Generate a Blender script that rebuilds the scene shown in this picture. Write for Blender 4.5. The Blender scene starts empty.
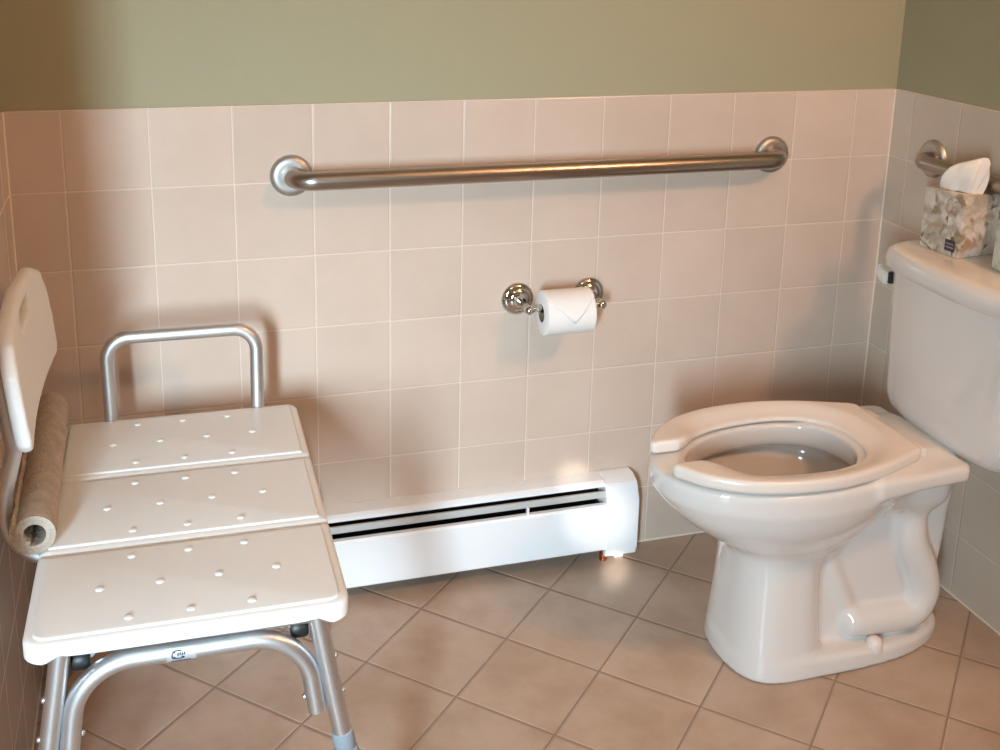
import bpy, bmesh, math, random
import numpy as np
from mathutils import Vector, Matrix
random.seed(4)
R = math.radians
PI = math.pi
S = bpy.context.scene
COL = S.collection
YC = -0.445            # toilet axis
RX = 1.894             # right wall
ZT = 1.068             # top of the tiles
HC = 2.40              # ceiling
P = 0.154              # wall tile pitch

# ------------------------------------------------------------------ materials
def new_mat(name):
    m = bpy.data.materials.new(name); m.use_nodes = True
    nt = m.node_tree
    b = nt.nodes['Principled BSDF']
    return m, nt, b

def N(nt, t, **kw):
    n = nt.nodes.new(t)
    for k, v in kw.items():
        if k == 'i':
            for kk, vv in v.items(): n.inputs[kk].default_value = vv
        else: setattr(n, k, v)
    return n

def math_n(nt, op, a, b=None, c=None):
    n = nt.nodes.new('ShaderNodeMath'); n.operation = op
    for k, v in enumerate((a, b, c)):
        if v is None: continue
        if isinstance(v, (int, float)): n.inputs[k].default_value = v
        else: nt.links.new(v, n.inputs[k])
    return n.outputs[0]

def mixc(nt, f, a, b):
    n = nt.nodes.new('ShaderNodeMix'); n.data_type = 'RGBA'
    for s, v in ((n.inputs[0], f), (n.inputs[6], a), (n.inputs[7], b)):
        if isinstance(v, (int, float)): s.default_value = v
        elif isinstance(v, (tuple, list)): s.default_value = (*v[:3], 1)
        else: nt.links.new(v, s)
    return n.outputs[2]

def maprange(nt, v, a, b, c=0.0, d=1.0):
    n = nt.nodes.new('ShaderNodeMapRange'); n.interpolation_type = 'SMOOTHSTEP'
    nt.links.new(v, n.inputs[0])
    for k, x in zip((1, 2, 3, 4), (a, b, c, d)): n.inputs[k].default_value = x
    return n.outputs[0]

def srgb(r, g, b):
    f = lambda c: c / 12.92 if c <= .04045 else ((c + .055) / 1.055) ** 2.4
    return (f(r / 255), f(g / 255), f(b / 255))

def plain(name, col, rough=.4, metal=0., bump=0., bscale=200., var=.03, vscale=8., spec=None, coat=0., aniso=0.):
    m, nt, b = new_mat(name)
    tc = N(nt, 'ShaderNodeTexCoord')
    no = N(nt, 'ShaderNodeTexNoise', i={'Scale': vscale, 'Detail': 3.})
    nt.links.new(tc.outputs['Object'], no.inputs['Vector'])
    lo = tuple(c * (1 - var) for c in col); hi = tuple(min(1, c * (1 + var)) for c in col)
    nt.links.new(mixc(nt, no.outputs['Fac'], lo, hi), b.inputs['Base Color'])
    b.inputs['Roughness'].default_value = rough
    b.inputs['Metallic'].default_value = metal
    if spec is not None: b.inputs['Specular IOR Level'].default_value = spec
    if coat: b.inputs['Coat Weight'].default_value = coat; b.inputs['Coat Roughness'].default_value = .05
    if aniso: b.inputs['Anisotropic'].default_value = aniso
    if bump:
        n2 = N(nt, 'ShaderNodeTexNoise', i={'Scale': bscale, 'Detail': 4.})
        nt.links.new(tc.outputs['Object'], n2.inputs['Vector'])
        bp = N(nt, 'ShaderNodeBump', i={'Strength': bump, 'Distance': .002})
        nt.links.new(n2.outputs['Fac'], bp.inputs['Height'])
        nt.links.new(bp.outputs[0], b.inputs['Normal'])
    return m

def tile_mat(name, col, grout, axis, off, pitch, zoff, half=.0011, rot=None, rough=.2, mottle=.05, mscale=5., var=.04, spec=.5, bumpd=.0012):
    m, nt, b = new_mat(name)
    tc = N(nt, 'ShaderNodeTexCoord')
    sp = N(nt, 'ShaderNodeSeparateXYZ'); nt.links.new(tc.outputs['Object'], sp.inputs[0])
    if rot is None:
        u = math_n(nt, 'DIVIDE', math_n(nt, 'SUBTRACT', sp.outputs[axis], off), pitch)
        v = math_n(nt, 'DIVIDE', math_n(nt, 'SUBTRACT', zoff, sp.outputs[2]), pitch)
    else:
        c, s = math.cos(rot), math.sin(rot)
        dx = math_n(nt, 'SUBTRACT', sp.outputs[0], off[0]); dy = math_n(nt, 'SUBTRACT', sp.outputs[1], off[1])
        u = math_n(nt, 'DIVIDE', math_n(nt, 'ADD', math_n(nt, 'MULTIPLY', dx, c), math_n(nt, 'MULTIPLY', dy, s)), pitch)
        v = math_n(nt, 'DIVIDE', math_n(nt, 'SUBTRACT', math_n(nt, 'MULTIPLY', dy, c), math_n(nt, 'MULTIPLY', dx, s)), pitch)
    def edge(w):
        f = math_n(nt, 'FRACT', w)
        return math_n(nt, 'MULTIPLY', math_n(nt, 'MINIMUM', f, math_n(nt, 'SUBTRACT', 1., f)), pitch)
    d = math_n(nt, 'MINIMUM', edge(u), edge(v))
    mask = maprange(nt, d, half * .7, half * 1.3)           # 0 in grout, 1 on the tile
    cid = N(nt, 'ShaderNodeCombineXYZ')
    nt.links.new(math_n(nt, 'FLOOR', u), cid.inputs[0]); nt.links.new(math_n(nt, 'FLOOR', v), cid.inputs[1])
    wn = N(nt, 'ShaderNodeTexWhiteNoise', noise_dimensions='2D'); nt.links.new(cid.outputs[0], wn.inputs['Vector'])
    no = N(nt, 'ShaderNodeTexNoise', i={'Scale': mscale, 'Detail': 5., 'Roughness': .6}); nt.links.new(tc.outputs['Object'], no.inputs['Vector'])
    t1 = mixc(nt, wn.outputs['Value'], tuple(c * (1 - var) for c in col), tuple(c * (1 + var) for c in col))
    dark = mixc(nt, 1., t1, t1)
    mul = nt.nodes.new('ShaderNodeMix'); mul.data_type = 'RGBA'; mul.blend_type = 'MULTIPLY'; mul.inputs[0].default_value = 1
    nt.links.new(t1, mul.inputs[6])
    nt.links.new(mixc(nt, maprange(nt, no.outputs['Fac'], .3, .7), (1 - mottle * 1.2, 1 - mottle * 1.5, 1 - mottle * 1.9), (1, 1, 1)), mul.inputs[7])
    nt.links.new(mixc(nt, mask, grout, mul.outputs[2]), b.inputs['Base Color'])
    rr = maprange(nt, d, half * .7, half * 1.3, .7, rough); nt.links.new(rr, b.inputs['Roughness'])
    b.inputs['Specular IOR Level'].default_value = spec
    n3 = N(nt, 'ShaderNodeTexNoise', i={'Scale': 9., 'Detail': 2.}); nt.links.new(tc.outputs['Object'], n3.inputs['Vector'])
    h = math_n(nt, 'ADD', maprange(nt, d, half * .5, half * 3.2), math_n(nt, 'MULTIPLY', n3.outputs['Fac'], .35))
    bp = N(nt, 'ShaderNodeBump', i={'Strength': .6, 'Distance': bumpd}); nt.links.new(h, bp.inputs['Height'])
    nt.links.new(bp.outputs[0], b.inputs['Normal'])
    return m

TILE = srgb(207, 188, 174)
GROUT = srgb(220, 203, 189)
M = {}
M['tile_back'] = tile_mat('glazed_tile_back', TILE, GROUT, 0, .09748, P, ZT)
M['tile_right'] = tile_mat('glazed_tile_right', srgb(207, 192, 176), GROUT, 1, -.068, P, ZT)
M['tile_left'] = tile_mat('glazed_tile_left', TILE, GROUT, 1, -.09, P, ZT)
M['floor'] = tile_mat('floor_tile', srgb(192, 168, 150), srgb(148, 124, 108), 0, (.89697, -.27295), .20504, 0, half=.0018,
                      rot=-.79179, rough=.36, mottle=.16, mscale=7., var=.04, spec=.45, bumpd=.002)
M['paint'] = plain('sage_wall_paint', srgb(160, 155, 128), rough=.75, bump=.15, bscale=350, var=.015)
M['ceiling'] = plain('ceiling_paint', srgb(225, 220, 208), rough=.9, var=.01)
M['caulk'] = plain('white_caulk', srgb(228, 216, 200), rough=.5)
M['porcelain'] = plain('glazed_porcelain', srgb(223, 216, 211), rough=.09, var=.008, vscale=3, coat=.5)
M['seat_plastic'] = plain('toilet_seat_plastic', srgb(229, 217, 208), rough=.22, var=.01)
M['white_plastic'] = plain('bench_plastic', srgb(228, 227, 226), rough=.38, var=.01, bump=.08, bscale=500)
M['lever'] = plain('lever_plastic', srgb(225, 220, 210), rough=.25, var=.01)
M['aluminium'] = plain('brushed_aluminium', srgb(214, 215, 218), rough=.42, metal=1., var=.03, vscale=30)
M['steel'] = plain('satin_stainless_steel', srgb(168, 158, 150), rough=.3, metal=1., var=.04, vscale=25, bump=.03, bscale=400)
M['flange'] = plain('brushed_steel_flange', srgb(190, 186, 182), rough=.46, metal=1., var=.03, vscale=40)
M['chrome'] = plain('polished_chrome', srgb(205, 203, 200), rough=.06, metal=1., var=.01)
M['black_plastic'] = plain('black_plastic', (.012, .012, .012), rough=.45)
M['grey_plastic'] = plain('grey_plastic', srgb(140, 148, 158), rough=.4)
M['rubber'] = plain('grey_rubber', srgb(120, 120, 122), rough=.7)
M['heater'] = plain('heater_enamel', srgb(238, 238, 240), rough=.3, var=.006)
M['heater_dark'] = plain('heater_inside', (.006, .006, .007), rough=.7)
M['fins'] = plain('heater_fins', srgb(70, 68, 66), rough=.45, metal=1.)
M['damper'] = plain('damper_grey', srgb(190, 190, 190), rough=.4)
M['paper'] = plain('toilet_paper', srgb(238, 233, 230), rough=.9, bump=.25, bscale=260, var=.01)
M['card'] = plain('cardboard_core', srgb(120, 100, 82), rough=.9)
M['tissue'] = plain('tissue_paper', srgb(240, 232, 224), rough=.9, bump=.1, bscale=300, var=.01)
M['copper'] = plain('copper_pipe', srgb(196, 120, 80), rough=.35, metal=1.)
M['ink'] = plain('dark_print', srgb(50, 52, 62), rough=.6)
M['window_frame'] = plain('window_frame_paint', srgb(235, 232, 225), rough=.5)
M['water'] = plain('bowl_water', srgb(120, 100, 84), rough=.03, var=.02)
M['label'] = plain('purple_label', srgb(62, 50, 62), rough=.5)
M['label_line'] = plain('label_pale_print', srgb(150, 135, 140), rough=.5)

def mat_roll():
    m, nt, b = new_mat('woven_mat')
    tc = N(nt, 'ShaderNodeTexCoord')
    no = N(nt, 'ShaderNodeTexNoise', i={'Scale': 60., 'Detail': 4.}); nt.links.new(tc.outputs['Object'], no.inputs['Vector'])
    wv = N(nt, 'ShaderNodeTexVoronoi', i={'Scale': 190.}); nt.links.new(tc.outputs['Object'], wv.inputs['Vector'])
    nt.links.new(mixc(nt, no.outputs['Fac'], srgb(150, 136, 122), srgb(196, 182, 168)), b.inputs['Base Color'])
    b.inputs['Roughness'].default_value = .95
    bp = N(nt, 'ShaderNodeBump', i={'Strength': .8, 'Distance': .002}); nt.links.new(wv.outputs['Distance'], bp.inputs['Height'])
    nt.links.new(bp.outputs[0], b.inputs['Normal'])
    return m
M['mat'] = mat_roll()

def mat_floral():
    m, nt, b = new_mat('floral_carton')
    tc = N(nt, 'ShaderNodeTexCoord')
    def nz(scale, lo, hi, off, det=3.):
        mp = N(nt, 'ShaderNodeMapping'); mp.inputs['Location'].default_value = off
        nt.links.new(tc.outputs['Object'], mp.inputs['Vector'])
        n = N(nt, 'ShaderNodeTexNoise', i={'Scale': scale, 'Detail': det, 'Roughness': .5, 'Distortion': .8})
        nt.links.new(mp.outputs[0], n.inputs['Vector'])
        return maprange(nt, n.outputs['Fac'], lo, hi)
    base = mixc(nt, nz(22, .35, .65, (0, 0, 0)), srgb(226, 216, 204), srgb(176, 164, 148))
    c1 = mixc(nt, nz(26, .55, .66, (3, 1, 2)), base, srgb(150, 132, 104))
    c2 = mixc(nt, nz(30, .60, .68, (7, 4, 1)), c1, srgb(112, 88, 68))
    c3 = mixc(nt, nz(17, .56, .70, (2, 9, 5)), c2, srgb(178, 138, 112))
    vo = N(nt, 'ShaderNodeTexVoronoi', i={'Scale': 36.}); vo.feature = 'DISTANCE_TO_EDGE'
    nt.links.new(tc.outputs['Object'], vo.inputs['Vector'])
    c4 = mixc(nt, maprange(nt, vo.outputs['Distance'], .02, .1, .12, 0.), c3, srgb(120, 108, 90))
    nt.links.new(c4, b.inputs['Base Color'])
    b.inputs['Roughness'].default_value = .5
    return m
M['floral'] = mat_floral()
def mat_green():
    m, nt, b = new_mat('pale_green_carton')
    tc = N(nt, 'ShaderNodeTexCoord')
    n = N(nt, 'ShaderNodeTexNoise', i={'Scale': 40., 'Detail': 4.}); nt.links.new(tc.outputs['Object'], n.inputs['Vector'])
    nt.links.new(mixc(nt, maprange(nt, n.outputs['Fac'], .45, .65), srgb(206, 206, 192), srgb(176, 180, 162)), b.inputs['Base Color'])
    b.inputs['Roughness'].default_value = .5
    return m
M['green'] = mat_green()

# ------------------------------------------------------------------ object helpers
def link(name, me, mat=None, parent=None, smooth=True, loc=(0, 0, 0), angle=None):
    o = bpy.data.objects.new(name, me); COL.objects.link(o)
    if mat is not None:
        for mm in (mat if isinstance(mat, (list, tuple)) else [mat]): me.materials.append(mm)
    for pl in me.polygons: pl.use_smooth = smooth
    if smooth and angle:
        me.set_sharp_from_angle(angle=R(angle))
    o.location = loc
    if parent is not None: o.parent = parent
    return o

def from_bm(name, bm, mat=None, parent=None, smooth=True, angle=40, loc=(0, 0, 0), fix=True):
    if fix: bmesh.ops.recalc_face_normals(bm, faces=bm.faces)
    me = bpy.data.meshes.new(name); bm.to_mesh(me); bm.free()
    return link(name, me, mat, parent, smooth, loc, angle)

def thing(name, label, cat, loc=(0, 0, 0), rz=0., group=None):
    o = bpy.data.objects.new(name, None); COL.objects.link(o)
    o.empty_display_size = .05
    o.location = loc; o.rotation_euler = (0, 0, rz)
    o['label'] = label; o['category'] = cat
    if group: o['group'] = group
    return o

def tag(o, label, cat, group=None):
    o['label'] = label; o['category'] = cat
    if group: o['group'] = group
    return o

def struct(o):
    o['kind'] = 'structure'; return o

def bm_box(bm, x0, x1, y0, y1, z0, z1, mi=0):
    vs = [bm.verts.new(c) for c in ((x0, y0, z0), (x1, y0, z0), (x1, y1, z0), (x0, y1, z0), (x0, y0, z1), (x1, y0, z1), (x1, y1, z1), (x0, y1, z1))]
    for f in ((0, 3, 2, 1), (4, 5, 6, 7), (0, 1, 5, 4), (1, 2, 6, 5), (2, 3, 7, 6), (3, 0, 4, 7)):
        fc = bm.faces.new([vs[i] for i in f]); fc.material_index = mi
    return vs

def rbox(name, x0, x1, y0, y1, z0, z1, mat, parent=None, bev=.003, seg=3, loc=(0, 0, 0)):
    bm = bmesh.new(); bm_box(bm, x0, x1, y0, y1, z0, z1)
    if bev: bmesh.ops.bevel(bm, geom=bm.edges[:], offset=bev, segments=seg, affect='EDGES', profile=.5)
    return from_bm(name, bm, mat, parent, True, 35, loc)

def fillet(pts, r, n=10):
    pts = [Vector(p) for p in pts]; out = [pts[0]]
    rs = r if isinstance(r, (list, tuple)) else [r] * (len(pts) - 2)
    for k in range(1, len(pts) - 1):
        a, b, c = pts[k - 1], pts[k], pts[k + 1]
        u = (a - b).normalized(); w = (c - b).normalized()
        ang = u.angle(w)
        if ang > PI - .01 or rs[k - 1] <= 0: out.append(b); continue
        t = min(rs[k - 1] / math.tan(ang / 2), (a - b).length * .499 if k > 1 else (a - b).length * .98, (c - b).length * .499 if k < len(pts) - 2 else (c - b).length * .98)
        rr = t * math.tan(ang / 2)
        bis = (u + w).normalized(); cen = b + bis * (rr / math.sin(ang / 2))
        p0, p1 = b + u * t - cen, b + w * t - cen
        tot = p0.angle(p1); ax = p0.cross(p1).normalized()
        for i in range(n + 1):
            out.append(cen + Matrix.Rotation(tot * i / n, 3, ax) @ p0)
    out.append(pts[-1]); return out

def bm_tube(bm, path, r, seg=20, cap=True, inner=None, mi=0):
    path = [Vector(p) for p in path]; n = len(path)
    rad = r if isinstance(r, (list, tuple)) else [r] * n
    tan = []
    for i in range(n):
        t = (path[min(i + 1, n - 1)] - path[max(i - 1, 0)]); tan.append(t.normalized())
    up = Vector((0, 0, 1)) if abs(tan[0].z) < .9 else Vector((1, 0, 0))
    a = tan[0].cross(up).normalized(); rings = []
    for i in range(n):
        a = (a - tan[i] * a.dot(tan[i])).normalized(); b = tan[i].cross(a)
        rings.append([bm.verts.new(path[i] + (a * math.cos(2 * PI * k / seg) + b * math.sin(2 * PI * k / seg)) * rad[i]) for k in range(seg)])
    for i in range(n - 1):
        for k in range(seg):
            f = bm.faces.new((rings[i][k], rings[i][(k + 1) % seg], rings[i + 1][(k + 1) % seg], rings[i + 1][k])); f.material_index = mi
    if cap:
        for rg in (rings[0][::-1], rings[-1]):
            f = bm.faces.new(rg); f.material_index = mi
    return rings

def tube(name, path, r, mat, parent=None, seg=20, angle=50):
    bm = bmesh.new(); bm_tube(bm, path, r, seg)
    return from_bm(name, bm, mat, parent, True, angle)

def bm_lathe(bm, prof, origin, axis, seg=40, close=False):
    """prof: list of (radius, height along axis)"""
    ax = Vector(axis).normalized(); up = Vector((0, 0, 1)) if abs(ax.z) < .9 else Vector((1, 0, 0))
    a = ax.cross(up).normalized(); b = ax.cross(a); o = Vector(origin); rings = []
    for r, h in prof:
        if r < 1e-6: rings.append([bm.verts.new(o + ax * h)])
        else: rings.append([bm.verts.new(o + ax * h + (a * math.cos(2 * PI * k / seg) + b * math.sin(2 * PI * k / seg)) * r) for k in range(seg)])
    prs = list(zip(rings, rings[1:])) + ([(rings[-1], rings[0])] if close else [])
    for p, q in prs:
        for k in range(seg):
            k2 = (k + 1) % seg
            if len(p) == 1 and len(q) == 1: continue
            if len(p) == 1: bm.faces.new((p[0], q[k], q[k2]))
            elif len(q) == 1: bm.faces.new((p[k], p[k2], q[0]))
            else: bm.faces.new((p[k], p[k2], q[k2], q[k]))

def lathe(name, prof, origin, axis, mat, parent=None, seg=40, angle=40, close=False):
    bm = bmesh.new(); bm_lathe(bm, prof, origin, axis, seg, close)
    return from_bm(name, bm, mat, parent, True, angle)

def bm_rings(bm, rings, cap0=True, cap1=True):
    vr = [[bm.verts.new(c) for c in r] for r in rings]; n = len(vr[0])
    for p, q in zip(vr, vr[1:]):
        for k in range(n): bm.faces.new((p[k], p[(k + 1) % n], q[(k + 1) % n], q[k]))
    if cap0: bm.faces.new(vr[0][::-1])
    if cap1: bm.faces.new(vr[-1])
    return vr

# ------------------------------------------------------------------ signed distance meshing
def surface_nets(fn, lo, hi, h):
    lo = np.array(lo, float); n = np.ceil((np.array(hi) - lo) / h).astype(int) + 1
    xs = [lo[i] + h * np.arange(n[i]) for i in range(3)]
    X, Y, Z = np.meshgrid(*xs, indexing='ij')
    F = fn(X, Y, Z).astype(np.float64)
    s = F < 0
    cells = np.zeros(n - 1, bool); acc = np.zeros((*(n - 1), 3)); cnt = np.zeros(n - 1)
    corner = [(i, j, k) for i in (0, 1) for j in (0, 1) for k in (0, 1)]
    sl = lambda c: F[c[0]:c[0] + n[0] - 1, c[1]:c[1] + n[1] - 1, c[2]:c[2] + n[2] - 1]
    for a in corner:
        for ax in range(3):
            if a[ax] == 1: continue
            b = list(a); b[ax] = 1
            fa, fb = sl(a), sl(b); m = (fa < 0) != (fb < 0)
            t = np.where(m, fa / np.where(m, fa - fb, 1), 0)
            for d in range(3):
                acc[..., d] += np.where(m, a[d] + (t if d == ax else 0), 0)
            cnt += m
    act = cnt > 0
    idx = -np.ones(n - 1, int); idx[act] = np.arange(act.sum())
    ijk = np.argwhere(act)
    V = lo + h * (ijk + acc[act] / cnt[act][:, None])
    quads = []
    for ax in range(3):
        o1, o2 = (ax + 1) % 3, (ax + 2) % 3
        sa = [slice(None)] * 3; sb = [slice(None)] * 3
        sa[ax] = slice(0, n[ax] - 1); sb[ax] = slice(1, n[ax])
        ch = s[tuple(sa)] != s[tuple(sb)]; inside = s[tuple(sa)]
        e = np.argwhere(ch)
        ok = (e[:, o1] > 0) & (e[:, o2] > 0) & (e[:, o1] < n[o1] - 1) & (e[:, o2] < n[o2] - 1); e = e[ok]
        def cell(d1, d2):
            c = e.copy(); c[:, o1] -= d1; c[:, o2] -= d2
            return idx[c[:, 0], c[:, 1], c[:, 2]]
        q = np.stack([cell(1, 1), cell(0, 1), cell(0, 0), cell(1, 0)], 1)
        ins = inside[e[:, 0], e[:, 1], e[:, 2]]
        q[~ins] = q[~ins][:, ::-1]
        quads.append(q)
    return V, np.concatenate(quads)

def sdf_obj(name, fn, lo, hi, h, mat, parent=None, smooth_it=3, loc=(0, 0, 0)):
    V, Q = surface_nets(fn, lo, hi, h)
    me = bpy.data.meshes.new(name); me.from_pydata(V.tolist(), [], Q.tolist()); me.update()
    bm = bmesh.new(); bm.from_mesh(me)
    for _ in range(smooth_it): bmesh.ops.smooth_vert(bm, verts=bm.verts, factor=.5, use_axis_x=True, use_axis_y=True, use_axis_z=True)
    bm.to_mesh(me); bm.free()
    return link(name, me, mat, parent, True, loc)

def smin(a, b, k):
    h = np.clip(.5 + .5 * (b - a) / k, 0, 1); return b * (1 - h) + a * h - k * h * (1 - h)
def smax(a, b, k): return -smin(-a, -b, k)
def capsule(X, Y, Z, a, b, ra, rb=None):
    rb = ra if rb is None else rb
    a = np.array(a); d = np.array(b) - a
    t = np.clip(((X - a[0]) * d[0] + (Y - a[1]) * d[1] + (Z - a[2]) * d[2]) / (d @ d), 0, 1)
    return np.sqrt((X - a[0] - t * d[0]) ** 2 + (Y - a[1] - t * d[1]) ** 2 + (Z - a[2] - t * d[2]) ** 2) - (ra + (rb - ra) * t)
def polycaps(X, Y, Z, pts, r):
    d = None
    for a, b in zip(pts, pts[1:]):
        c = capsule(X, Y, Z, a, b, r); d = c if d is None else np.minimum(d, c)
    return d
def sdbox(X, Y, Z, c, hs, r=0.):
    q = [np.abs(A - cc) - (hh - r) for A, cc, hh in zip((X, Y, Z), c, hs)]
    o = np.sqrt(sum(np.maximum(a, 0) ** 2 for a in q)); i = np.minimum(np.maximum(np.maximum(q[0], q[1]), q[2]), 0)
    return o + i - r
def sdpoly(X, Y, pts):
    d = np.full(X.shape, 1e9); s = np.ones(X.shape); n = len(pts)
    for i in range(n):
        ax, ay = pts[i]; bx, by = pts[i - 1]
        ex, ey = bx - ax, by - ay; wx, wy = X - ax, Y - ay
        t = np.clip((wx * ex + wy * ey) / (ex * ex + ey * ey + 1e-12), 0, 1)
        d = np.minimum(d, (wx - ex * t) ** 2 + (wy - ey * t) ** 2)
        c1 = Y >= ay; c2 = Y < by; c3 = ex * wy > ey * wx
        flip = (c1 & c2 & c3) | (~c1 & ~c2 & ~c3)
        s = np.where(flip, -s, s)
    return s * np.sqrt(d)
def catmull(pts, n=6, closed=True):
    out = []; m = len(pts)
    for i in range(m):
        p0, p1, p2, p3 = [np.array(pts[(i + k) % m]) for k in (-1, 0, 1, 2)]
        for t in np.arange(n) / n:
            out.append(.5 * ((2 * p1) + (-p0 + p2) * t + (2 * p0 - 5 * p1 + 4 * p2 - p3) * t * t + (-p0 + 3 * p1 - 3 * p2 + p3) * t ** 3))
    return [tuple(o) for o in out]
def catmull2(pts, n=4):
    P_ = [pts[0]] + list(pts) + [pts[-1]]; out = []
    for i in range(1, len(P_) - 2):
        p0, p1, p2, p3 = [np.array(P_[i + k], float) for k in (-1, 0, 1, 2)]
        for t in np.arange(n) / n:
            out.append(.5 * ((2 * p1) + (-p0 + p2) * t + (2 * p0 - 5 * p1 + 4 * p2 - p3) * t * t + (-p0 + 3 * p1 - 3 * p2 + p3) * t ** 3))
    return out + [np.array(pts[-1], float)]
def extrude_sd(d2, Z, z0, z1, r):
    dz = np.abs(Z - (z0 + z1) / 2) - (z1 - z0) / 2
    a, b = d2 + r, dz + r
    return np.minimum(np.maximum(a, b), 0) + np.sqrt(np.maximum(a, 0) ** 2 + np.maximum(b, 0) ** 2) - r

# ================================================================== THE ROOM
YB = -2.9; XL = -1.3; YJ = -.88
def wall(name, boxes, mats):
    bm = bmesh.new()
    for b in boxes: bm_box(bm, *b[:6], mi=b[6])
    return struct(from_bm(name, bm, mats, smooth=False))
wall('wall_back', [(-.012, RX + .012, 0, .10, 0, ZT, 0), (-.012, RX + .012, .006, .10, ZT, HC, 1)], [M['tile_back'], M['paint']])
wall('wall_right', [(RX, RX + .1, YB, .1, 0, ZT, 0), (RX + .006, RX + .1, YB, .1, ZT, HC, 1)], [M['tile_right'], M['paint']])
wall('wall_left', [(-.1, 0, YJ, .1, 0, ZT, 0), (-.1, -.006, YJ, .1, ZT, HC, 1)], [M['tile_left'], M['paint']])
wall('wall_alcove', [(XL - .1, XL, YB, YJ + .1, 0, HC, 0), (XL, -.1, YJ, YJ + .1, 0, HC, 0)], [M['paint']])
WX0, WX1, WZ0, WZ1 = -.60, -.26, .50, 1.55
wall('wall_front', [(XL, WX0, YB - .1, YB, 0, HC, 0), (WX1, RX, YB - .1, YB, 0, HC, 0), (WX0, WX1, YB - .1, YB, 0, WZ0, 0), (WX0, WX1, YB - .1, YB, WZ1, HC, 0)], [M['paint']])
wall('floor', [(XL - .1, RX + .1, YB - .1, .1, -.1, 0, 0)], [M['floor']])
wall('ceiling', [(XL - .1, RX + .1, YB - .1, .1, HC, HC + .1, 0)], [M['ceiling']])
w = thing('window_1', '', '', ((WX0 + WX1) / 2, YB - .05, WZ0)); del w['label']; del w['category']; struct(w)
bm = bmesh.new(); hw = (WX1 - WX0) / 2; hh = WZ1 - WZ0
for b in ((-hw, -hw + .04, 0, hh), (hw - .04, hw, 0, hh), (-hw, hw, 0, .04), (-hw, hw, hh - .04, hh), (-hw, hw, hh / 2 - .015, hh / 2 + .015)):
    bm_box(bm, b[0], b[1], -.03, .03, b[2], b[3])
from_bm('frame', bm, M['window_frame'], w, False)
# caulked inner corners and the caulk bead along the floor
def caulk(name, b):
    bm = bmesh.new(); bm_box(bm, *b); bmesh.ops.bevel(bm, geom=bm.edges[:], offset=.0008, segments=1, affect='EDGES')
    return struct(from_bm(name, bm, M['caulk'], smooth=False))
caulk('trim_1', (RX - .0025, RX + .002, -.0025, .002, 0, ZT))
caulk('trim_2', (-.002, .0025, -.0025, .002, 0, ZT))
caulk('trim_3', (0, RX, -.003, .002, 0, .004))
caulk('trim_4', (RX - .003, RX + .002, -2.2, 0, 0, .004))
caulk('trim_5', (-.002, .003, YJ, 0, 0, .004))

# ================================================================== GRAB BARS
def grab_bar(loc, rz, length, label, dd=.062, r_bar=.0185):
    """local x along the wall, local -y out of the wall"""
    t = thing('grab_bar', label, 'grab bar', loc, rz)
    d = -dd; rr = r_bar
    path = fillet([(0, -.004, 0), (0, d, 0), (length, d, 0), (length, -.004, 0)], .042, 14)
    tube('bar', path, rr, M['steel'], t, 28)
    for x in (0, length):
        fl = lathe('flange', [(0, -.011), (.0205, -.011), (.028, -.0122), (.036, -.0105), (.0405, -.006), (.042, 0), (0, 0)], (x, 0, 0), (0, 1, 0), M['flange'], t, 48)
    return t
grab_bar((.516, 0, .927), 0, 1.068, 'long satin steel grab bar on the tiled wall above the toilet paper')
g2 = grab_bar((RX, -.155, .936), -PI / 2, .92, 'steel grab bar on right wall, its flange showing behind the tissue box', .050, .016)

# ================================================================== TOILET PAPER HOLDER
TX0, TX1, TZ, TY = .993, 1.157, .634, -.078
hold = thing('toilet_paper_holder', 'chrome two-post toilet paper holder with bell rosettes on the tiled wall', 'toilet paper holder', ((TX0 + TX1) / 2, 0, TZ))
for sx in (-1, 1):
    x = sx * (TX1 - TX0) / 2
    lathe('rosette', [(0, -.026), (.011, -.026), (.0135, -.021), (.0125, -.0175), (.019, -.016), (.0235, -.0125), (.0235, -.0105), (.029, -.0095), (.0345, -.0055), (.036, -.002), (.036, 0), (0, 0)], (x, 0, 0), (0, 1, 0), M['chrome'], hold, 48)
    po = lathe('post', [(.0062, -.020), (.0062, -.058), (.0085, -.060), (.0085, -.063), (.0070, -.065), (.0095, -.070), (.0108, -.0765), (.0095, -.083), (.0055, -.0875), (0, -.089)], (x, 0, 0), (0, 1, 0), M['chrome'], hold, 32)
lathe('roller', [(0, -.084), (.0065, -.083), (.0065, -.060), (.0085, -.059), (.0085, .059), (.0065, .060), (.0065, .083), (0, .084)], (0, -.077, 0), (1, 0, 0), M['chrome'], hold, 24)
RC = (1.0745, TY, TZ - .0095); RR = .0470; RL = .0540
roll = thing('toilet_paper_roll', 'white toilet paper roll hanging on the chrome holder, end folded to a point', 'toilet paper', RC)
lathe('paper', [(.0192, -RL), (.0445, -RL), (.0470, -RL + .002), (.0470, RL - .002), (.0445, RL), (.0192, RL)], (0, 0, 0), (1, 0, 0), M['paper'], roll, 64, close=True)
lathe('core', [(.0178, -RL + .0005), (.0191, -RL + .0005), (.0191, RL - .0005), (.0178, RL - .0005)], (0, 0, 0), (1, 0, 0), M['card'], roll, 40, close=True)
bm = bmesh.new(); ns, na = 24, 14; g = []
for i in range(ns + 1):
    s = -1 + 2 * i / ns
    a1 = R(38) + (R(104) - R(38)) * (1 - abs(s - .10) / (1.10 if s < .10 else .90))   # the fold ends in a point on the front
    row = []
    for j in range(na + 1):
        a = R(-20) + (a1 - R(-20)) * j / na
        rr = RR + .0006 + .0016 * (j / na)
        row.append(bm.verts.new((s * (RL - .001), -rr * math.sin(a), rr * math.cos(a))))
    g.append(row)
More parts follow.
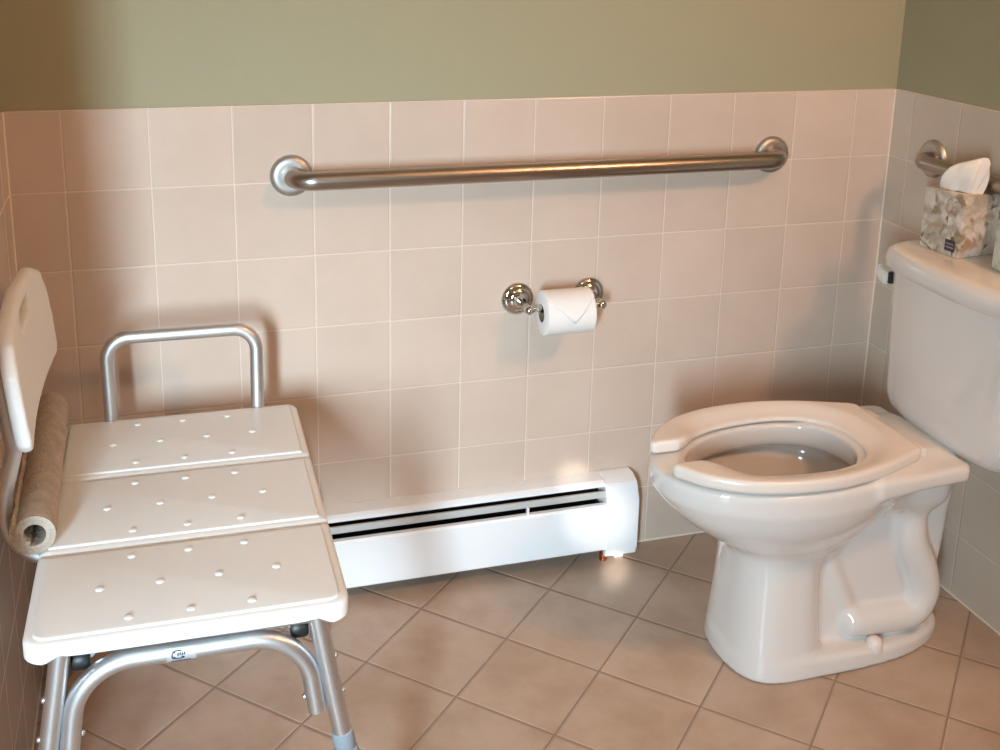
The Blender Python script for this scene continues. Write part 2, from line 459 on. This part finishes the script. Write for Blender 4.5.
for i in range(ns):
    for j in range(na): bm.faces.new((g[i][j], g[i + 1][j], g[i + 1][j + 1], g[i][j + 1]))
fl = from_bm('folded_end', bm, M['paper'], roll, True, 60)
so = fl.modifiers.new('t', 'SOLIDIFY'); so.thickness = .0008; so.offset = 1

# ================================================================== BASEBOARD HEATER
HX0, HX1 = .07, 1.277
ht = thing('baseboard_heater', 'white enamel baseboard heater along the foot of the tiled back wall', 'heater', ((HX0 + HX1) / 2, 0, 0))
hx0 = HX0 - ht.location.x; hx1 = HX1 - ht.location.x; cap = .078
def profile_obj(name, prof, x0, x1, mat, th=.0016, bev=.0008):
    """open sheet profile (y,z) given a thickness, extruded along x"""
    pts = [Vector((0, a, b)) for a, b in prof]; n = len(pts); off = []
    for i in range(n):
        t = (pts[min(i + 1, n - 1)] - pts[max(i - 1, 0)]).normalized(); nn = Vector((0, -t.z, t.y))
        off.append(pts[i] + nn * th)
    loop = pts + off[::-1]
    bm = bmesh.new()
    bm_rings(bm, [[(x0, p.y, p.z) for p in loop], [(x1, p.y, p.z) for p in loop]])
    return from_bm(name, bm, mat, ht, True, 25)
xs0, xs1 = hx0 + cap, hx1 - cap
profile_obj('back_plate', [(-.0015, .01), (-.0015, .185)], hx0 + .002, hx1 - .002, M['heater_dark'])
profile_obj('hood', [(-.0004, .1985), (-.020, .199), (-.040, .197), (-.0475, .192), (-.0475, .1835)], xs0, xs1, M['heater'])
profile_obj('front_panel', [(-.052, .1475), (-.062, .147), (-.0660, .142), (-.0665, .036), (-.062, .032), (-.05, .032)], xs0, xs1, M['heater'])
rbox('damper', xs0, xs1, -.054, -.047, .1595, .1755, M['damper'], ht, .002, 2)
rbox('heating_fins', xs0, xs1, -.046, -.006, .06, .135, M['fins'], ht, .002, 1)
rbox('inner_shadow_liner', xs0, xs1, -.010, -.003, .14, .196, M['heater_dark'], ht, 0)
rbox('panel_clip', 1.010 - ht.location.x, 1.015 - ht.location.x, -.060, -.050, .145, .163, M['heater'], ht, .0008, 1)
for sg, xa, xb in ((1, hx1 - cap, hx1), (-1, hx0, hx0 + cap)):
    bm = bmesh.new()
    prof = [(-.001, .201), (-.026, .201), (-.052, .190), (-.0695, .152), (-.0705, .036), (-.066, .034), (-.066, .016), (-.03, .016), (-.001, .016)]
    bm_rings(bm, [[(xa, a, b) for a, b in prof], [(xb, a, b) for a, b in prof]])
    bmesh.ops.bevel(bm, geom=bm.edges[:], offset=.002, segments=2, affect='EDGES')
    ec = from_bm('end_cap', bm, M['heater'], ht, True, 30)
    fx = xa + .004 if sg > 0 else xb - .02
    rbox('foot', fx + .028, fx + .05, -.05, -.02, 0, .02, M['heater'], ec, .001, 1)
tube('supply_pipe', fillet([(hx1 - cap + .004, -.048, 0), (hx1 - cap + .004, -.048, .06), (hx1 - cap - .06, -.03, .09)], .02), .009, M['copper'], ht, 16)

# ================================================================== TRANSFER BENCH
BA = R(-1.0)
bench = thing('transfer_bench', 'white plastic transfer bench with aluminium legs and side backrest, by left wall', 'bath bench', (.279, -.490, 0), BA)
def rrect(cx, cy, hx, hy, rads, inset, z, n=7, sub=8):
    """rounded rectangle ring; rads = (+x+y, -x+y, -x-y, +x-y); edges subdivided"""
    pts = []
    for (sx, sy, a0), r in zip(((1, 1, 0), (-1, 1, 90), (-1, -1, 180), (1, -1, 270)), rads):
        r = max(r - inset, .0015)
        ox, oy = cx + sx * (hx - inset - r), cy + sy * (hy - inset - r)
        for k in range(n + 1):
            a = R(a0 + 90 * k / n); pts.append((ox + r * math.cos(a), oy + r * math.sin(a)))
    out = []
    for i, p in enumerate(pts):
        out.append(p); q = pts[(i + 1) % len(pts)]
        L = math.hypot(q[0] - p[0], q[1] - p[1])
        if L > .05:
            for k in range(1, sub * 3): out.append((p[0] + (q[0] - p[0]) * k / (sub * 3), p[1] + (q[1] - p[1]) * k / (sub * 3)))
    return [(x, y, z(x, y) if callable(z) else z) for x, y in out]
SZ = .515; HXW = .2110
def seat_panel(cy, hy, rads, skirt):
    bm = bmesh.new()
    def zb(x, y):
        if not skirt or y > cy - hy + .03: return .491
        d = min(abs(abs(x) - .1655) / .017, 1.6)
        if abs(x) > .1655: return .4835 + .0095 * max(0, 1 - d * d)
        return .4905 + .0025 * max(0, 1 - d * d)
    prof = [(.003, zb), (0, lambda x, y: zb(x, y) + .003), (0, .5055), (.0010, .5090), (.0034, .5114), (.0090, .5120), (.0122, .5124), (.0130, .5138), (.0142, .5147), (.0165, .515)]
    rings = [rrect(0, cy, HXW, hy, rads, i, z) for i, z in prof]
    bm_rings(bm, rings)
    def nub(x, y):
        bm_lathe(bm, [(.0064, -.0005), (.0058, .0010), (.0040, .0018), (.0016, .0022), (0, .0023)], (x, y, SZ), (0, 0, 1), 14)
    for yy, xs in ((cy + .076, (-.08, 0, .08)), (cy, (-.12, -.04, .04, .12)), (cy - .076, (-.08, 0, .08))):
        for x in xs: nub(x, yy)
    return from_bm('seat_panel', bm, M['white_plastic'], bench, True, 40)
seat_panel(.2285, .1135, (.022, .022, .008, .008), False)
seat_panel(.0010, .1125, (.008, .008, .008, .008), False)
seat_panel(-.2250, .1115, (.008, .008, .030, .030), True)
# inner frame that carries the panels
TR = .0125
for x in (-.135, .135):
    tube('frame_rail', [(x, -.305, .4765), (x, .318, .4765)], TR, M['aluminium'], bench)
for y in (-.10, .10):
    rbox('cross_bar', -.19, .19, y - .012, y + .012, .478, .489, M['aluminium'], bench, .002, 1)
def screw(o, p, ax):
    s = lathe('screw', [(0, .0045), (.0022, .0042), (.0038, .0028), (.0044, .0008), (.0044, 0), (0, 0)], p, ax, M['aluminium'], o, 12)
LX, LZ, SL = .1660, .487, .168
def leg_x(z): return LX + (LZ - z) * SL
for sy in (-1, 1):
    for sx in (1, -1):
        yt, yb = sy * .322, sy * .332
        pt = lambda z, k=0.: Vector((sx * (leg_x(z) + k), yt + (yb - yt) * (LZ - z) / LZ, z))
        lg = tube('leg', [pt(.495), pt(.290)], .0130, M['aluminium'], bench, 24)
        ax = (pt(.2) - pt(.3)).normalized()
        lathe('collar', [(.0128, -.012), (.0155, -.010), (.0160, .010), (.0142, .013), (.0138, .018), (.0176, .021), (.0180, .046), (.0165, .052), (.0135, .056), (.0135, .058)], pt(.293), ax, M['grey_plastic'], lg, 24)
        tube('leg_extension', [pt(.288), pt(.028)], .0112, M['aluminium'], lg, 20)
        lathe('rubber_foot', [(0, 0), (.019, 0), (.0205, .004), (.0195, .010), (.0150, .016), (.0142, .045), (.0112, .046)], (sx * leg_x(0), yb, 0), (sx * -SL * .35, 0, 1), M['rubber'], lg, 24)
        for z in (.425, .368):
            screw(lg, pt(z, .0128), (sx, 0, SL)); 
    # arched brace: an upturned U whose ends lie along the two legs
    ix = lambda z: leg_x(z) - .0268
    zt = .4680; ze = .345
    yy = lambda z: sy * (.322 + .010 * (LZ - z) / LZ)
    path = fillet([(-ix(ze), yy(ze), ze), (-ix(zt) - .004, yy(zt), zt), (ix(zt) + .004, yy(zt), zt), (ix(ze), yy(ze), ze)], .082, 16)
    br = tube('brace', path, .0130, M['aluminium'], bench, 24)
    for sx in (1, -1):
        for z in (.425, .368): screw(br, (sx * (ix(z) - .0128), yy(z), z), (-sx, 0, -SL))
        lathe('knob', [(0, -.012), (.013, -.012), (.0155, -.008), (.0155, .008), (.013, .012), (0, .012)], (sx * .143, sy * .298, .462), (1, 0, 0), M['black_plastic'], bench, 20)
    if sy < 0:
        # printed sticker wrapped on the front of the brace
        def patch(bm, x0, x1, a0, a1, lift=.0003, n=6):
            r = .0130 + lift; rows = []
            for i in range(n + 1):
                a = R(a0 + (a1 - a0) * i / n)
                rows.append([bm.verts.new((x, yy(zt) - r * math.cos(a), zt + r * math.sin(a))) for x in np.linspace(x0, x1, 3)])
            for p_, q_ in zip(rows, rows[1:]):
                for k in range(2): bm.faces.new((p_[k], p_[k + 1], q_[k + 1], q_[k]))
        bm = bmesh.new(); patch(bm, -.034, .004, -62, 50, .00025)
        st = from_bm('sticker', bm, plain('sticker_white', srgb(206, 207, 212), rough=.4, metal=.6), br, True)
        bm = bmesh.new()
        patch(bm, -.0285, -.0035, -34, -26, .0006); patch(bm, -.033, .003, -48, -42, .0006)
        for k in range(9):                                   # open swoosh round the small mark
            a = R(60 + 30 * k); b = R(60 + 30 * (k + 1))
            xa, xb = -.019 + .0085 * math.cos(a), -.019 + .0085 * math.cos(b)
            za, zb_ = 12 + 24 * math.sin(a), 12 + 24 * math.sin(b)
            patch(bm, min(xa, xb) - .0004, max(xa, xb) + .0004, min(za, zb_) - 2, max(za, zb_) + 2, .0006, 2)
        for k in range(4): patch(bm, -.0205 + k * .0028, -.0205 + k * .0028 + .0021, 8 + (k % 2) * 2, 24 + (k % 2) * 2, .0007)
        from_bm('print', bm, M['ink'], st, True)
# end rail
rail_y = .352
tube('side_rail', fillet([(-.126, rail_y - .01, .450), (-.129, rail_y, .668), (.141, rail_y, .668), (.138, rail_y - .01, .450)], .042, 14), TR, M['aluminium'], bench, 24)
# backrest on the wall side
BX, BYC = -.2145, .075
def back_sdf(X, Y, Z):
    # X thickness axis, Y width, Z height (local to the plate); leans back a little
    lean = (Z - .69) * .10
    pts = [(-.192, .678), (.192, .678), (.206, .692), (.211, .745), (.206, .795), (.182, .836), (.13, .856), (0, .862), (-.13, .856), (-.182, .836), (-.206, .795), (-.211, .745), (-.206, .692)]
    d2 = sdpoly(Y, Z, pts)
    hole = np.sqrt((np.maximum(np.abs(Y) - .042, 0)) ** 2 + (Z - .822) ** 2) - .0125
    bow = .010 * (1 - (Y / .21) ** 2)
    return smax(extrude_sd(d2, X + lean + bow, -.0115, .0115, .009), -hole, .008)
bk = sdf_obj('backrest', back_sdf, (-.055, -.225, .665), (.03, .225, .88), .0035, M['white_plastic'], bench, 2, (BX + .002, BYC, 0))
for sy in (-1, 1):
    y = BYC + sy * .150
    path = fillet([(BX - .032, y, .78), (BX - .020, y, .665), (-.2540, y, .595), (-.2560, y, .540), (-.228, y, .4940), (-.150, y, .4775), (-.06, y, .4765)], [.05, .05, .05, .05, .03], 8)
    tube('backrest_tube', path, .0115, M['aluminium'], bench, 20)

# ================================================================== ROLLED MAT (between bench and wall)
bm = bmesh.new()
turns, n = 2.3, 80; r0, r1 = .0160, .0318; th = .0066
def sp(k, off):
    t = k / n; a = -2 * PI * turns * t + R(250); r = r0 + (r1 - r0) * t + off
    return r * math.cos(a), r * math.sin(a)
inn = [sp(k, -th / 2) for k in range(n + 1)]; out = [sp(k, th / 2) for k in range(n + 1)]
L = .455; ny = 26
rows = []
for j in range(ny + 1):
    y = -L / 2 + L * j / ny
    w = 1 + .018 * math.sin(j * 1.7) + .012 * math.sin(j * 3.1 + 1)
    e = 1 - .03 * (1 if j in (0, ny) else 0)
    rows.append(([bm.verts.new((x * w * e, y, z * w * e)) for x, z in inn], [bm.verts.new((x * w * e, y, z * w * e)) for x, z in out]))
for (ia, oa), (ib, ob) in zip(rows, rows[1:]):
    for k in range(n):
        bm.faces.new((ia[k], ia[k + 1], ib[k + 1], ib[k])); bm.faces.new((oa[k + 1], oa[k], ob[k], ob[k + 1]))
    bm.faces.new((ia[0], ib[0], ob[0], oa[0])); bm.faces.new((ia[n], oa[n], ob[n], ib[n]))
for k in range(n):
    a, b = rows[0]; bm.faces.new((a[k + 1], a[k], b[k], b[k + 1]))
    a, b = rows[-1]; bm.faces.new((a[k], a[k + 1], b[k + 1], b[k]))
mt = from_bm('rolled_mat', bm, M['mat'], None, True, 60, (.0590, -.370, .5470))
mt.rotation_euler = (0, 0, R(1.0))
tag(mt, 'grey-brown rolled-up mat wedged between the bench seat and left wall', 'mat')

# ================================================================== TOILET
TOX = 1.50
toilet = thing('toilet', 'white two-piece toilet with open-front seat against the right wall', 'toilet', (TOX, YC, 0))
def smooth_table(Z, tz, v):
    d = catmull2([(a, b) for a, b in zip(tz, v)], 10)
    return np.interp(Z, [p[0] for p in d], [p[1] for p in d])
def egg(X, V, Z, tz, xf, xb, hb, cx, e=2.):
    f = smooth_table(Z, tz, xf); bk = smooth_table(Z, tz, xb); b = smooth_table(Z, tz, hb); c = np.interp(Z, tz, cx)
    dx = np.where(X < c, (c - X) / (c - f), (X - c) / (bk - c)); dv = np.abs(V) / b
    ee = np.where(X < c, e, e + .25)
    rr = (np.abs(dx) ** ee + dv ** ee) ** (1 / ee)
    return (rr - 1) * np.minimum(b, np.minimum(c - f, bk - c))
def bowl_sdf(X, V, Z):
    X = X + TOX
    Vb = V - .014                                                # the foot stands a little nearer the wall
    bz = [.17, .20, .24, .265, .30, .345, .385, .405, .45]
    bowl = egg(X, V, Z, bz,
               [1.33, 1.315, 1.300, 1.280, 1.225, 1.168, 1.134, 1.124, 1.119],
               [1.46, 1.49, 1.52, 1.54, 1.575, 1.61, 1.645, 1.66, 1.67],
               [.040, .055, .078, .094, .124, .152, .167, .170, .172],
               [1.385] * 9)
    bowl = smax(bowl, np.abs(Z - .30) - .140, .014)              # rim top at .44
    col = egg(X, Vb, Z, [-.05, 0, .04, .12, .20, .28], [1.291, 1.291, 1.293, 1.298, 1.302, 1.304],
              [1.485, 1.485, 1.482, 1.475, 1.470, 1.468], [.119, .119, .115, .107, .102, .100], [1.385] * 6, 2.8)
    col = smax(col, Z - .285, .02)
    plate = extrude_sd(sdpoly(X, Vb, catmull([(1.291, 0), (1.306, .066), (1.35, .107), (1.42, .119), (1.54, .121), (1.65, .110), (1.735, .080), (1.780, .035),
                        (1.780, -.035), (1.735, -.080), (1.65, -.110), (1.54, -.121), (1.42, -.119), (1.35, -.107), (1.306, -.066)])), Z, -.05, .043 - .010 * np.clip((X - 1.5) / .28, 0, 1), .012)
    web = sdbox(X, V, Z, (1.575, 0, .20), (.180, .056, .225), .018)
    web = smax(web, X - (1.725 + .17 * np.clip(Z - .05, 0, 1)), .02)
    sump = capsule(X, V, Z, (1.43, 0, .355), (1.468, 0, .245), .108, .058)
    horn = capsule(X, V, Z, (1.70, 0, .40), (1.735, 0, .33), .085, .045)
    sv = np.abs(V)
    trap = polycaps(X, sv, Z, catmull2([(1.672, .050, .395), (1.656, .056, .325), (1.661, .060, .247), (1.692, .062, .180), (1.704, .062, .122), (1.680, .061, .080), (1.615, .060, .078), (1.552, .058, .080)]), .0325)
    trap2 = polycaps(X, sv, Z, [(1.545, .048, .085), (1.487, .042, .205)], .020)
    deck = extrude_sd(sdpoly(X, V, [(1.50, .166), (1.56, .163), (1.63, .155), (1.700, .150), (1.714, .138), (1.714, -.138), (1.700, -.150), (1.63, -.155), (1.56, -.163), (1.50, -.166)]), Z, .406, .440, .010)
    neck = sdbox(X, V, Z, (1.64, 0, .375), (.085, .105, .055), .04)
    d = smin(bowl, sump, .02)
    d = smin(d, col, .016)
    d = smin(d, web, .010)
    d = smin(d, smax(horn, Z - .43, .01), .03)
    d = smin(d, smin(trap, trap2, .015), .012)
    d = smin(d, plate, .014)
    d = smin(d, neck, .03)
    d = smin(d, deck, .025)
    cav = egg(X, V, Z, [.20, .24, .28, .32, .36, .385, .398, .46], [1.38, 1.325, 1.27, 1.220, 1.180, 1.165, 1.188, 1.192],
              [1.44, 1.485, 1.515, 1.535, 1.55, 1.56, 1.535, 1.53], [.03, .06, .088, .112, .130, .136, .114, .112], [1.40] * 8)
    cav = smax(cav, .225 - Z, .02)
    d = smax(d, -cav, .006)
    return np.maximum(d, .0005 - Z)
bowl = sdf_obj('bowl', bowl_sdf, (1.10 - TOX, -.186, -.008), (1.82 - TOX, .186, .456), .0038, M['porcelain'], toilet, 3)
lathe('bowl_water', [(0, 0), (.05, 0), (.094, 0), (.094, -.006), (0, -.006)], (1.398 - TOX, 0, .296), (0, 0, 1), M['water'], toilet, 40)
def bolt(v):
    lathe('bolt_cap', [(.0175, -.008), (.0175, .004), (.0165, .010), (.0135, .0165), (.007, .0205), (0, .0215)], (1.581 - TOX, v, .036), (0, 0, 1), M['seat_plastic'], toilet, 24)
bolt(-.090); bolt(.090)
# --- open front seat
half_o = [(1.130, .041), (1.140, .062), (1.172, .104), (1.232, .144), (1.30, .165), (1.375, .172), (1.435, .169), (1.51, .153), (1.57, .131), (1.612, .114), (1.626, .102)]
half_o = [(1.1320, .046), (1.1345, .055)] + [tuple(q) for q in catmull2(half_o[1:], 5)]
half_o[2] = (1.1415, .064)
outer = half_o + [(x, -v) for x, v in half_o[::-1]]
half_i = [(1.05, .040), (1.19, .040), (1.212, .052), (1.25, .082), (1.31, .104), (1.39, .113), (1.45, .109), (1.505, .088), (1.535, .052), (1.543, 0)]
half_i = [half_i[0]] + [tuple(q) for q in catmull2(half_i[1:] + [(1.535, -.052)], 6)][:-7] + [(1.5432, 0)]
inner = half_i + [(x, -v) for x, v in half_i[-2::-1]]
def seat_sdf(X, V, Z):
    X = X + TOX
    o = sdpoly(X[:, :, 0], V[:, :, 0], outer)[:, :, None]; i = sdpoly(X[:, :, 0], V[:, :, 0], inner)[:, :, None]
    d2 = smax(o, -i, .014)
    e = np.clip(i / .050, 0, 1); e = e * e * (3 - 2 * e); k = np.clip((X - 1.19) / .09, 0, 1); e = 1 - (1 - e) * k * k * (3 - 2 * k)
    zt = .4535 + .0155 * e; z0 = .4425
    mid, hf = (zt + z0) / 2, (zt - z0) / 2
    r = .0085
    a, b = d2 + r, (np.abs(Z - mid) - hf) * .95 + r
    return np.minimum(np.maximum(a, b), 0) + np.sqrt(np.maximum(a, 0) ** 2 + np.maximum(b, 0) ** 2) - r
seat = sdf_obj('seat', seat_sdf, (1.12 - TOX, -.18, .434), (1.66 - TOX, .18, .479), .0026, M['seat_plastic'], toilet, 2)
for v in (-.075, .075):
    rbox('hinge', 1.600 - TOX, 1.647 - TOX, v - .022, v + .022, .440, .460, M['seat_plastic'], toilet, .005, 3)
# --- tank and lid
def plan(w, xf, xb, nf=4.2, bow=.020, rb=.02, n=26):
    """closed plan outline: bowed front towards -x, square back"""
    pts = []
    r = .048
    for k in range(n + 1):                                  # front edge with a gentle bow, from +v to -v
        v = (w - r) - 2 * (w - r) * k / n
        pts.append((xf + bow * (abs(v) / w) ** 2.4, v))
    xe = xf + bow * ((w - r) / w) ** 2.4
    for k in range(1, 9):
        a = R(90 * k / 8); pts.append((xe + r * 1.15 * (1 - math.cos(a)) + .0, -(w - r) - r * math.sin(a)))
    for k in range(0, 5):
        a = R(90 * k / 4); pts.append((xb - rb + rb * math.sin(a), -w + rb - rb * math.cos(a)))
    for k in range(0, 5):
        a = R(90 * k / 4); pts.append((xb - rb + rb * math.cos(a), w - rb + rb * math.sin(a)))
    for k in range(8, 0, -1):
        a = R(90 * k / 8); pts.append((xe + r * 1.15 * (1 - math.cos(a)), (w - r) + r * math.sin(a)))
    return pts
TB = RX - .014; TC = -.026
bm = bmesh.new(); rings = []
def ring(w, xf, xb, z, **k): rings.append([(x - TOX, v + TC, z) for x, v in plan(w, xf, xb, **k)])
for t in (0, .15, .35, .6, .85, 1.0):                       # rounded underside
    a = R(90 * t); s = math.sin(a)
    ring(.150 + .036 * s, 1.722 - .027 * s, TB - .02 + .012 * s, .4310 + .060 * (1 - math.cos(a)), bow=.030)
ring(.1885, 1.692, TB - .004, .57, bow=.032); ring(.1945, 1.689, TB - .002, .67, bow=.034); ring(.198, 1.687, TB, .748, bow=.034)
bm_rings(bm, rings)
tank = from_bm('tank', bm, M['porcelain'], toilet, True, 60)
bm = bmesh.new(); rings = []
for ins, z in ((.006, .744), (0, .748), (-.001, .766), (.001, .776), (.005, .784), (.012, .7895), (.022, .792)):
    ring(.2120 - ins, 1.674 + ins, TB + .004 - ins * .5, z, bow=.036)
bm_rings(bm, rings)
lid = from_bm('tank_lid', bm, M['porcelain'], toilet, True, 60)
ly = TC + .186
rbox('lever_socket', 1.702 - TOX, 1.722 - TOX, ly - .016, ly + .004, .708, .730, M['black_plastic'], toilet, .003, 2)
bm = bmesh.new()
bm_rings(bm, [[(1.700 - TOX + a, ly + y, z + b) for a, b in ((-.006, -.013), (.008, -.013), (.008, .013), (-.006, .013))] for y, z in ((-.010, .718), (.006, .722), (.020, .731))])
bmesh.ops.bevel(bm, geom=bm.edges[:], offset=.003, segments=2, affect='EDGES')
from_bm('flush_lever', bm, M['lever'], toilet, True, 50)

# ================================================================== TISSUE BOX AND GREEN BOX ON THE LID
LZT = .7922
ba = R(7)
bx = thing('tissue_box', 'cube tissue box with brown floral print on the toilet tank lid', 'tissue box', (1.765, -.415, LZT), ba)
bm = bmesh.new(); W, H = .100, .1245
bm_box(bm, 0, W, 0, W, 0, H); bmesh.ops.bevel(bm, geom=bm.edges[:], offset=.0012, segments=2, affect='EDGES')
from_bm('carton', bm, M['floral'], bx, True, 30)
bm = bmesh.new(); bm_lathe(bm, [(0, 0), (.026, 0), (.026, .0006), (0, .0006)], (W / 2, W * .45, H), (0, 0, 1), 32)
op = from_bm('opening', bm, M['black_plastic'], bx, True, 30)
op.scale = (1, 1, 1)
bm = bmesh.new(); bm_box(bm, -.0006, 0, .009, .034, .010, .033)
lb = from_bm('print_label', bm, M['label'], bx, False)
bm = bmesh.new(); bm_box(bm, -.0009, -.0006, .012, .031, .0235, .0260); bm_box(bm, -.0009, -.0006, .012, .031, .0160, .0195)
from_bm('print_lines', bm, M['label_line'], lb, False)
# the tissue standing in the slot: a gathered sheet
bm = bmesh.new(); rings = []; n = 56
for i in range(22):
    t = i / 21
    w = .036 + .007 * math.sin(t * PI); dpt = .011 + .006 * math.sin(t * PI)
    if t > .72: k = (t - .72) / .28; w *= .62 + .38 * math.sqrt(max(1 - k * k, 0)); dpt *= max(.12, math.sqrt(max(1 - k * k, 0)))
    cx = W * .36 - .006 * t; cyy = W * .45 - .006 * t - .014 * t * t
    rg = []
    for k in range(n):
        a = 2 * PI * k / n
        rp = 1 + (.14 * math.sin(5 * a + 2.2 * t) + .08 * math.sin(9 * a - 3 * t)) * (1 - .5 * t)
        x, y = w * math.cos(a) * rp, dpt * math.sin(a) * rp
        ca, sa = math.cos(-1.15), math.sin(-1.15)
        zz = H + .0005 + t * (.066 + .40 * x)
        rg.append((cx + x * ca - y * sa, cyy + x * sa + y * ca, zz))
    rings.append(rg)
bm_rings(bm, rings)
from_bm('tissue', bm, M['tissue'], bx, True, 70)
gb = thing('carton_box', 'pale green carton at the right edge, beside the floral tissue box', 'box', (1.786, -.484, LZT), R(-6))
bm = bmesh.new(); bm_box(bm, 0, .080, -.12, 0, 0, .098); bmesh.ops.bevel(bm, geom=bm.edges[:], offset=.0025, segments=2, affect='EDGES')
from_bm('carton', bm, M['green'], gb, True, 30)
rbox('lid_flap', .004, .076, -.116, -.004, .098, .0995, M['green'], gb, .0006, 1)

# ================================================================== LIGHT
def area(name, loc, target, sx, sy, power, col, spread=None):
    d = bpy.data.lights.new(name, 'AREA'); d.shape = 'RECTANGLE'; d.size = sx; d.size_y = sy; d.energy = power; d.color = col
    if spread: d.spread = spread
    o = bpy.data.objects.new(name, d); COL.objects.link(o); o.location = loc
    o.rotation_euler = (Vector(target) - Vector(loc)).to_track_quat('-Z', 'Y').to_euler()
    return o
area('window_daylight', ((WX0 + WX1) / 2, YB - .02, (WZ0 + WZ1) / 2), (.70, 0, .28), WX1 - WX0 - .06, WZ1 - WZ0 - .06, 18.5, (.65, .87, 1), R(70))
def bulb(name, loc, r, power, col):
    d = bpy.data.lights.new(name, 'POINT'); d.shadow_soft_size = r; d.energy = power; d.color = col
    o = bpy.data.objects.new(name, d); COL.objects.link(o); o.location = loc; return o
bulb('vanity_lamp', (1.84, -1.52, 1.98), .10, 46, (1, .56, .32))
area('ambient_fill', (.3, -2.0, HC - .02), (.3, -1.9, 0), .5, .5, 5, (.64, .92, 1))  # added overhead fill that lifts the ambient level
def beam(src, dst, deg, power):  # added narrow spot lamps, standing in for sun patches on heater and floor
    sd = bpy.data.lights.new('sun_patch_spot', 'SPOT'); sd.energy = power; sd.spot_size = R(deg); sd.spot_blend = 1; sd.shadow_soft_size = .012; sd.color = (1, .96, .88)
    o = bpy.data.objects.new('sun_patch_spot', sd); COL.objects.link(o); o.location = src
    o.rotation_euler = (Vector(dst) - Vector(src)).to_track_quat('-Z', 'Y').to_euler()
beam((-.36, YB + .03, 1.42), (1.185, -.055, .115), 3.4, 260)
beam((-.42, YB + .03, 1.46), (1.130, -.020, .205), 1.5, 300)
beam((-.36, YB + .03, 1.38), (1.215, -.095, .0), 1.3, 900)
wd = bpy.data.worlds.new('sky'); S.world = wd; wd.use_nodes = True
bgn = wd.node_tree.nodes['Background']; bgn.inputs[0].default_value = (.8, .88, 1, 1); bgn.inputs[1].default_value = 1.0

# ================================================================== CAMERA
cd = bpy.data.cameras.new('camera'); cam = bpy.data.objects.new('camera', cd); COL.objects.link(cam)
r_ = Vector((0.9575038147492131, -0.2877796125851513, 0.019218202856792762))
u_ = Vector((0.052517351252284565, 0.2394791923384558, 0.969480089663715))
f_ = Vector((0.28359896431078296, 0.9272715950665484, -0.24441566321451272))
m = Matrix((r_, u_, -f_)).transposed().to_4x4(); m.translation = (0.2555969673728898, -2.166046315035758, 1.4093274909158846)
cam.matrix_world = m
cd.sensor_fit = 'HORIZONTAL'; cd.sensor_width = 36; cd.lens = 36 * 1.11653498
cd.shift_x = .01428346; cd.shift_y = -.16667498
cd.clip_start = .05
S.camera = cam
S.view_settings.view_transform = 'Standard'; S.view_settings.look = 'None'; S.view_settings.gamma = 1
S.view_settings.use_curve_mapping = False
S.view_settings.exposure = 0.08
S.cycles.use_denoising = True
S.cycles.max_bounces = 8
